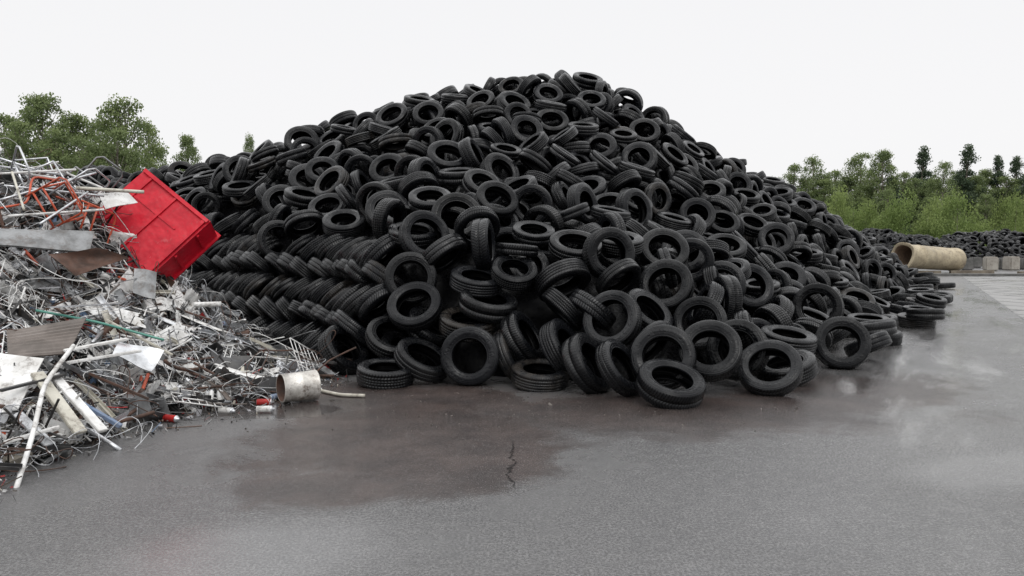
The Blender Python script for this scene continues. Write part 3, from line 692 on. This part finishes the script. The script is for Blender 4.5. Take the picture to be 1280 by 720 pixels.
for i in range(40):
    mk=wpick({'white':7,'alu':8,'steel':6,'rust':2,'red':.6,'orange':.6,'green':.5,'black':3.5,'cream':1.5,'brown':1}); L=rng.uniform(.35,1.3); r=rng.uniform(.004,.011) if i%4 else rng.uniform(.012,.02)
    me=mk_tube(L,r,.2); me.materials.append(MAT[mk][0]); tubes.append(me); tl.append(MAT[mk][1]+" bent tube lying on the scrap heap")
scatter("metal_tube",tubes,275,tl,"metal tube",.26,(0,.12))
ms=[];l=[]
for i in range(26):
    mk=wpick({'white':7,'alu':6,'steel':4,'rust':1,'cream':2,'black':2,'blue':.3,'brown':.7}); me=mk_profile(rng.uniform(.25,1.0),rng.uniform(.02,.07),rng.uniform(.012,.035),.1); me.materials.append(MAT[mk][0]); ms.append(me); l.append(MAT[mk][1]+" channel profile on the scrap heap")
scatter("metal_profile",ms,190,l,"metal profile",.26,(0,.12))
ms=[];l=[]
for i in range(40):
    mk=wpick({'white':4,'alu':6,'steel':7,'rust':1.5,'red':.5,'brown':1.2,'black':3.5,'cream':1.2,'blue':.3}); L=rng.uniform(.15,.48)
    if mk in('rust','brown','black'): L*=.7
    me=mk_sheet(L,L*rng.uniform(.3,.9),rng.uniform(.25,.95),rng.random()<.2); me.materials.append(MAT[mk][0]); ms.append(me); l.append(MAT[mk][1]+" crumpled sheet metal on the scrap heap")
scatter("metal_sheet",ms,245,l,"sheet metal",.4,(-.02,.09))
ms=[];l=[]
for i in range(10):
    mk=wpick({'white':5,'alu':3,'steel':2,'cream':2}); L=rng.uniform(.5,.9); me=mk_sheet(L,L*rng.uniform(.12,.3),rng.uniform(.02,.15)); me.materials.append(MAT[mk][0]); ms.append(me); l.append(MAT[mk][1]+" long flat sheet on the scrap heap")
scatter("metal_sheet",ms,26,l,"sheet metal",.22,(.06,.14),2)
ms=[];l=[]
for i in range(20):
    mk=wpick({'white':6,'alu':5,'red':2.6,'blue':1.2,'green':.8,'black':1.5,'cream':2,'rust':1}); r=rng.uniform(.022,.042); me=mk_can(r,rng.uniform(.09,.18),[MAT[mk][0],MAT['alu'][0]],rng.random()<.5); ms.append(me); l.append(MAT[mk][1]+" dented can lying on the scrap heap")
scatter("metal_can",ms,170,l,"can",1.2,(0.03,.08),1)
ms=[];l=[]
for i in range(14):
    mk=wpick({'black':4,'steel':4,'rust':2,'alu':7,'white':3}); me=mk_wire(rng.uniform(.35,.9),rng.uniform(.0022,.0055)); me.materials.append(MAT[mk][0]); ms.append(me); l.append(MAT[mk][1]+" wire tangle on the scrap heap")
scatter("wire_tangle",ms,190,l,"wire",.3,(.0,.12))
ms=[];l=[]
for i in range(6):
    mk=wpick({'alu':4,'white':3,'steel':2,'rust':1}); me=mk_grille(rng.uniform(.25,.5),rng.uniform(.3,.6)); me.materials.append(MAT[mk][0]); ms.append(me); l.append(MAT[mk][1]+" bent wire rack on the scrap heap")
scatter("wire_rack",ms,26,l,"wire rack",.5,(.04,.14))
ms=[];l=[]
for i in range(14):
    mk=wpick({'black':3,'steel':6,'alu':3,'white':2.5,'rust':1.2,'brown':.7,'cream':1}); s=rng.uniform(.11,.32); me=mk_bin(s,s*rng.uniform(.5,1),s*rng.uniform(.3,.8)); me.materials.append(MAT[mk][0]); ms.append(me); l.append(MAT[mk][1]+" dented open casing on the scrap heap")
scatter("metal_casing",ms,75,l,"metal casing",.6,(-.05,.06))
pal=np.array([(.66,.66,.65),(.48,.48,.50),(.30,.30,.31),(.17,.17,.17),(.09,.09,.09),(.03,.03,.03),(.02,.02,.02),(.10,.055,.035),(.45,.03,.03),(.35,.32,.27),(.1,.17,.28),(.10,.08,.06)])
pp=np.array([4.5,4,3.5,3.5,3.5,5,4.5,2.5,.7,1.2,.4,2.5]); pp/=pp.sum()
m=N("scrap_debris"); at=m.n('ShaderNodeAttribute',attribute_name='tone').outputs['Color']; p=wpos(m)
m.set('Base Color',m.mix(m.math('MULTIPLY',m.noise(p,18,4),.45),at,(.05,.04,.035))); m.set('Metallic',.3); m.set('Roughness',.5); M_D=m.m
VL=[];FL=[];CL=[];nb_=0
shapes=[(np.array([[-.5,-.4,0],[.5,-.3,.08],[.4,.45,-.05],[-.45,.35,.1]]),np.array([[0,1,2,3]])),
 (np.array([[-.5,-.15,0],[.0,-.15,.12],[.5,-.15,-.02],[-.5,.15,0],[.0,.15,.14],[.5,.15,-.05]]),np.array([[0,1,4,3],[1,2,5,4]])),
 (np.array([[x,y*.03,z*.03] for x in(-1.4,1.4) for y,z in((-1,-1),(1,-1),(1,1),(-1,1))],float),np.array([[0,1,2,3],[4,7,6,5],[0,4,5,1],[1,5,6,2],[2,6,7,3],[3,7,4,0]])),
 (np.array([[x,y*.3,z*.2] for x in(-.5,.5) for y,z in((-1,-1),(1,-1),(1,1),(-1,1))],float),np.array([[0,1,2,3],[4,7,6,5],[0,4,5,1],[1,5,6,2],[2,6,7,3],[3,7,4,0]]))]
for (SV,SF),cnt in zip(shapes,(2400,3200,5200,2200)):
    P=[]
    while len(P)<cnt:
        y=rng.uniform(4.8,11.5); x=rng.uniform(-.68*y-.4,-1.5); z=float(HS.at(HS.H,x,y))
        if z<-.1 or (z<.03 and rng.random()>.35*math.exp(z*10)): continue
        P.append((x,y,max(z,0)+abs(rng.normal(0,.04 if z>.1 else .008))+.004))
    P=np.array(P); s=np.exp(rng.normal(math.log(.047),.5,cnt)); s=np.where(P[:,2]<.05,s*.5,s)
    if SV[:,0].max()>1: s=s*1.4
    Rr=randrot(cnt)*s[:,None,None]; V_,F_=joined(SV,SF,Rr,P); c=pal[rng.choice(len(pal),cnt,p=pp)]*rng.uniform(.6,1.1,(cnt,1))
    VL.append(V_);FL.append(F_+nb_);nb_+=len(V_);CL.append(np.repeat(c,len(SV),axis=0))
ii,jj=HS.H.shape; Z=HS.H-.06+rng.normal(0,.035,HS.H.shape); idx=np.arange(ii*jj).reshape(ii,jj)
cf=np.stack([idx[:-1,:-1],idx[1:,:-1],idx[1:,1:],idx[:-1,1:]],-1).reshape(-1,4); cf=cf[(Z.ravel()[cf]>-.05).any(1)]
VL.append(np.stack([HS.X.ravel(),HS.Y.ravel(),Z.ravel()],1)); FL.append(cf+nb_); CL.append(np.array([(.022,.018,.016)])*rng.uniform(.4,2.2,(ii*jj,1)))
Cc=np.vstack(CL); Cc=np.hstack([Cc,np.ones((len(Cc),1))])
me=mesh_np("scrap_debris",np.vstack(VL),np.vstack(FL),None,{'tone':('FLOAT_COLOR','POINT',Cc)},smooth=False)
obj("scrap_debris",me,M_D,kind="stuff",label="fine mixed metal debris filling the scrap heap",category="scrap")
Pl=[]
for _ in range(260):
    px=rng.uniform(20,700) if rng.random()<.8 else rng.uniform(700,1000); py=rng.uniform(492,540)
    q=G(px,py); 
    if HS.at(HS.H,min(q[0],-.1),q[1])>.0 and q[0]<-1.5: continue
    Pl.append((q[0],q[1],.002))
Pl=np.array(Pl); s=np.exp(rng.normal(math.log(.009),.45,len(Pl))); SV,SF=shapes[3]
Rr=randrot(len(Pl))*s[:,None,None]; V_,F_=joined(SV,SF,Rr,Pl); c=np.repeat(np.array([(.10,.09,.08),(.04,.035,.03)])[rng.choice(2,len(Pl),p=[.4,.6])],len(SV),axis=0); c=np.hstack([c,np.ones((len(c),1))])
obj("gravel_litter",mesh_np("gravel_litter",V_,F_,None,{'tone':('FLOAT_COLOR','POINT',c)},smooth=False),M_D,kind="stuff",label="tiny crumbs and litter on the wet asphalt",category="litter")
# ---- distinctive scrap pieces
def place_pts(name,P,r,mk,label,cat="metal tube",n=9):
    a=Acc(); P=np.array(P,float)
    t=np.linspace(0,len(P)-1,len(P)*5); Q=np.stack([np.interp(t,range(len(P)),P[:,k]) for k in range(3)],1)
    for _ in range(2): Q[1:-1]=(Q[:-2]+Q[1:-1]*2+Q[2:])/4
    c=Q.mean(0); a.tube(Q-c,r,n); o=obj(name,a.mesh(name,True),MAT[mk][0],label=label,category=cat); o.location=c; return o
place_pts("metal_tube",[W(92,432,6.55),W(55,480,6.05),W(42,540,5.6),W(18,618,5.15)],.018,'white',"long white bent tube sliding down off the scrap heap")
place_pts("metal_tube",[G(398,490)+[0,0,.02],G(425,496)+[0,0,.02],G(456,497)+[0,0,.02]],.018,'cream',"short pale tube lying on wet asphalt")
place_pts("metal_tube",[W(45,388,7.4),W(120,402,7.5),W(205,425,7.7)],.012,'green',"long thin teal tube across the scrap heap")
place_pts("metal_tube",[W(243,381,8.7),W(276,380,8.7)],.028,'white',"thick white tube end sticking out of scrap")
place_pts("metal_tube",[W(95,235,9.0),W(180,240,9.2)],.02,'cream',"pale tube near the red skip")
for (a1,a2,mk) in [((0,217,8.8),(95,212,9.3),'white'),((5,232,8.7),(130,245,9.3),'alu'),((20,206,9.2),(60,250,8.8),'steel'),((0,250,8.5),(120,216,9.3),'alu'),((70,211,9.3),(140,240,9.4),'white'),((0,208,9.2),(75,218,9.2),'alu'),((10,270,8.3),(130,262,9),'white'),((30,262,8.4),(15,215,8.8),'cream'),((0,198,9.2),(50,214,9.3),'alu'),((80,224,9.2),(30,217,9.0),'white'),((50,280,8.2),(110,240,8.9),'alu')]:
    place_pts("metal_tube",[W(*a1),W(*a2)],.013,mk,MAT[mk][1]+" long tube on top of the scrap heap")
def place_sheet(name,cs,mk,label,cat,th=.012,wav=.0,cor=0):
    C4=np.array([W(*c) for c in cs]); cen=C4.mean(0); C4=C4-cen; nrm=np.cross(C4[1]-C4[0],C4[3]-C4[0]); nrm/=np.linalg.norm(nrm); a=Acc(); f=rng.uniform(0,6,2)
    for s in (0,1):
        a.grid(lambda u,v:(C4[0]*(1-u)*(1-v)+C4[1]*u*(1-v)+C4[2]*u*v+C4[3]*(1-u)*v)+nrm*(s*th+wav*math.sin(4*u+f[0])*math.sin(3*v+f[1])+cor*math.sin(v*60)),14,30 if cor else 12)
    nv=31 if cor else 13; Bn=15*nv
    e=[i*nv for i in range(15)]; g=[i*nv+nv-1 for i in range(15)]; h=list(range(nv)); k=[14*nv+j for j in range(nv)]
    for L in (e,g,h,k):
        for q in range(len(L)-1): a.f.append((L[q],L[q+1],L[q+1]+Bn,L[q]+Bn)); a.mi.append(0)
    o=obj(name,a.mesh(name),MAT[mk][0],label=label,category=cat); o.location=cen; return o
place_sheet("metal_sheet",[(-10,440,6.3),(55,448,6.35),(22,512,5.9),(-25,520,5.85)],'white',"large white flat panel on the scrap heap","sheet metal",.012,.01)
place_sheet("metal_sheet",[(8,412,6.65),(108,398,7.0),(85,440,6.65),(10,450,6.35)],'brown',"brown ribbed panel lying on the scrap heap","sheet metal",.012,.01,.006)
place_sheet("metal_sheet",[(-10,284,7.9),(118,290,8.4),(112,314,8.2),(-10,306,7.7)],'steel',"long dark grey panel sticking out of the scrap","sheet metal",.02,.01)
place_sheet("metal_sheet",[(60,318,7.9),(120,310,8.2),(162,322,8.4),(95,345,8.0)],'rust',"curved rusty brown sheet on the scrap heap","sheet metal",.008,.07)
place_sheet("metal_sheet",[(122,240,9.4),(158,240,9.5),(172,252,9.5),(132,262,9.3)],'white',"white folded panel beside the red skip","sheet metal",.01,.02)
place_sheet("metal_sheet",[(150,425,7.4),(205,440,7.5),(190,462,7.3),(140,445,7.2)],'alu',"bright bent aluminium sheet in the scrap heap","sheet metal",.008,.04)
place_sheet("metal_sheet",[(168,335,8.9),(196,340,9.0),(194,374,8.8),(166,366,8.7)],'steel',"upright grey metal box side under the red skip","sheet metal",.01,.02)
place_sheet("metal_sheet",[(262,436,8.5),(312,446,8.7),(315,466,8.5),(270,466,8.3)],'black',"dark torn sheet at the heap's end","sheet metal",.01,.05)
def plank(a1,a2,w,t,mk,label):
    p,q=W(*a1),W(*a2); c=(p+q)/2; d=q-p; L=np.linalg.norm(d); o=obj("board",bevel_box("board",(L,w,t),MAT[mk][0],.004),None,label=label,category="board",group="painted boards at the foot of the scrap heap")
    qn=Vector(d).to_track_quat('X','Z'); o.matrix_world=Matrix.Translation(Vector(c))@qn.to_matrix().to_4x4()
plank((45,468,6.2),(100,543,5.95),.10,.03,'cream',"pale painted board leaning on the scrap heap")
plank((65,470,6.3),(128,541,6.05),.08,.03,'white',"white painted board leaning on the scrap heap")
plank((20,518,5.85),(62,558,5.75),.09,.02,'alu',"aluminium board at the foot of the scrap")
plank((80,440,6.6),(160,425,6.9),.08,.02,'white',"white narrow board on the scrap heap")
plank((95,503,6.4),(150,535,6.4),.05,.03,'blue',"pale blue strip at the heap's foot")
plank((110,468,6.7),(185,500,6.9),.04,.02,'rust',"rusty flat bar on the scrap heap")
plank((0,490,5.9),(80,470,6.3),.05,.02,'black',"black flat bar on the scrap heap")
plank((60,385,7.3),(150,380,7.8),.08,.01,'alu',"bright aluminium strip on the scrap heap")
plank((85,455,6.5),(175,440,7.0),.06,.02,'white',"white flat strip on the scrap heap")
plank((130,400,7.6),(215,445,7.7),.04,.02,'cream',"long cream board across the scrap slope")
plank((5,555,5.6),(75,535,5.85),.05,.02,'white',"white board lying at the heap's foot")
a=Acc(); R_=.15; L=.36
a.lathe([(0,0),(R_-.01,0),(R_+.004,.004),(R_,.012),(R_,.17),(R_+.002,.175),(R_,.18),(R_,L-.01),(R_+.006,L-.005),(R_+.006,L),(R_-.008,L),(R_-.01,.02),(0,.015)],28,mis=[0]*10+[1,1])
M_can=simple("dirty_galvanised",(.62,.60,.56),(.38,.36,.33),.38,.6,scale=7,dirt=.8,bump=.6,dc=(.10,.065,.045))
me=a.mesh("metal_bucket",True,[M_can,MAT['rust'][0]])
for v in me.vertices:
    f_=v.co.z/L; v.co.x*=1-.10*f_*math.sin(v.co.y*9+1); v.co.y*=1+.06*math.sin(f_*5)
o=bpy.data.objects.new("metal_bucket",me); COL.objects.link(o)
q=G(368,500); o.location=(q[0]+.22,q[1]+.0,.158); o.rotation_euler=(0,math.radians(-90),math.radians(34)); o["label"]="dented dirty metal bucket on its side, rusty inside"; o["category"]="bucket"
for (px,py,mk,rz) in [(332,507,'red',.1),(332,516,'white',.1),(284,518,'white',-.3),(55,570,'white',1.2),(300,505,'cream',.6),(345,500,'blue',1.),(180,525,'alu',.4),(215,528,'red',-.4)]:
    me=mk_can(.032,.17,[MAT[mk][0],MAT['alu'][0]],True); o=bpy.data.objects.new("metal_can",me); COL.objects.link(o); q=G(px,py); o.location=(q[0],q[1],.035); o.rotation_euler=(0,math.radians(90),rz)
    o["label"]=MAT[mk][1]+" spray can lying on wet asphalt"; o["category"]="can"; o["group"]="can pieces on the scrap heap"
def frame(px,py,d,w,h,mk,rx,ry,rz):
    a=Acc(); r=.011
    a.tube([(-w/2,0,0),(-w/2,0,h*.9),(-w/2+.05,0,h),(w/2-.05,0,h),(w/2,0,h*.9),(w/2,0,0)],r,8); a.tube([(-w/2,0,h*.45),(w/2,0,h*.45)],r,8); a.tube([(-w/2,0,h*.2),(w/2,0,h*.2)],r,8)
    a.tube([(-w/2,0,h*.45),(-w/2,.35,h*.45),(w/2,.35,h*.45),(w/2,0,h*.45)],r,8); a.tube([(-w/2,.35,h*.45),(-w/2,.4,0)],r,8); a.tube([(w/2,.35,h*.45),(w/2,.4,0)],r,8)
    o=obj("chair_frame",a.mesh("chair_frame",True),MAT[mk][0],label=MAT[mk][1]+" tubular chair frame on top of the scrap heap",category="chair frame"); o.location=W(px,py,d); o.rotation_euler=(rx,ry,rz)
frame(45,268,8.7,.42,.55,'orange',.5,1.1,.3); frame(95,272,8.9,.4,.5,'orange',-.4,1.9,.8); frame(70,256,9.1,.4,.6,'alu',.9,.4,1.5); frame(20,236,9.2,.4,.6,'alu',.3,1.0,-.5); frame(105,246,9.4,.35,.5,'steel',.3,.6,.9)
place_pts("metal_tube",[W(0,260,8.4),W(35,254,8.6),W(40,220,8.9),W(75,226,9.0)],.012,'orange',"orange red bent tube on the scrap heap")
# ---- red skip
m=N("skip_red_paint"); p=coord(m); nz=m.noise(p,3,6,.7); sc_=m.noise(p,22,5,.8)
c=m.mix(m.mr(nz,.35,.7),(.56,.008,.024),(.38,.006,.018)); c=m.mix(m.math('MULTIPLY',m.mr(sc_,.58,.68),.5),c,(.16,.05,.045)); c=m.mix(m.math('MULTIPLY',m.mr(m.noise(p,5,5,.8),.58,.7),.3),c,(.40,.16,.16)); m.set('Base Color',c); m.set('Roughness',m.mr(nz,.3,.7,.32,.5)); m.set('Specular IOR Level',.25); m.bump(m.noise(p,2.5,3),.7,.06); M_R=m.m
e=bpy.data.objects.new("red_skip",None); COL.objects.link(e); e["label"]="bright red dented steel skip tipped over between scrap and tires"; e["category"]="skip"
w,h,dp,t=1.06,1.16,.42,.02
def part(name,fn):
    a=Acc(); fn(a); o=obj(name,a.mesh(name),M_R,parent=e); return o
part("bottom_panel",lambda a:(a.box((0,0,0),(w,t,h))))
def walls(a):
    a.box((0,dp/2+t/2,h/2-t/2),(w,dp,t)); a.box((0,dp/2+t/2,-h/2+t/2),(w,dp,t)); a.box((-w/2+t/2,dp/2+t/2,0),(t,dp,h-2*t)); a.box((w/2-t/2,dp/2+t/2,0),(t,dp,h-2*t))
    for z_ in (-.35,0,.35): a.box((w/2+.012,dp/2,z_),(.024,dp*.9,.03))
part("side_wall",walls)
def ribs(a):
    for x in (-.38,.02): a.box((x,-.022,0),(.028,.024,h*.96))
    a.box((w/2-.05,-.03,0),(.045,.04,h*.9)); a.box((0,-.03,h/2-.03),(w*.98,.04,.045)); a.box((0,-.03,-h/2+.03),(w*.98,.04,.045)); a.box((-.1,-.016,h*.2),(w*.75,.014,.02))
part("rib",ribs)
def rim(a):
    y=dp+t
    a.box((0,y,h/2+.01),(w+.06,.03,.05)); a.box((0,y,-h/2-.01),(w+.06,.03,.05)); a.box((-w/2-.01,y,0),(.05,.03,h-.03)); a.box((w/2+.01,y,0),(.05,.03,h-.03))
part("rim",rim)
A1=W(160,212,9.95); A2=W(243,280,9.8); A3=W(183,372,9.35)
ex=Vector(A2-A1).normalized(); ed=Vector(A3-A2).normalized(); ez=(-ed); ez=(ez-ex*ez.dot(ex)).normalized(); ey=ez.cross(ex)
Mx=Matrix((ex,ey,ez)).transposed().to_4x4()
cen=Vector((A1+A3)/2)+Vector((.06,0,.05))
e.matrix_world=Matrix.Translation(cen)@Mx
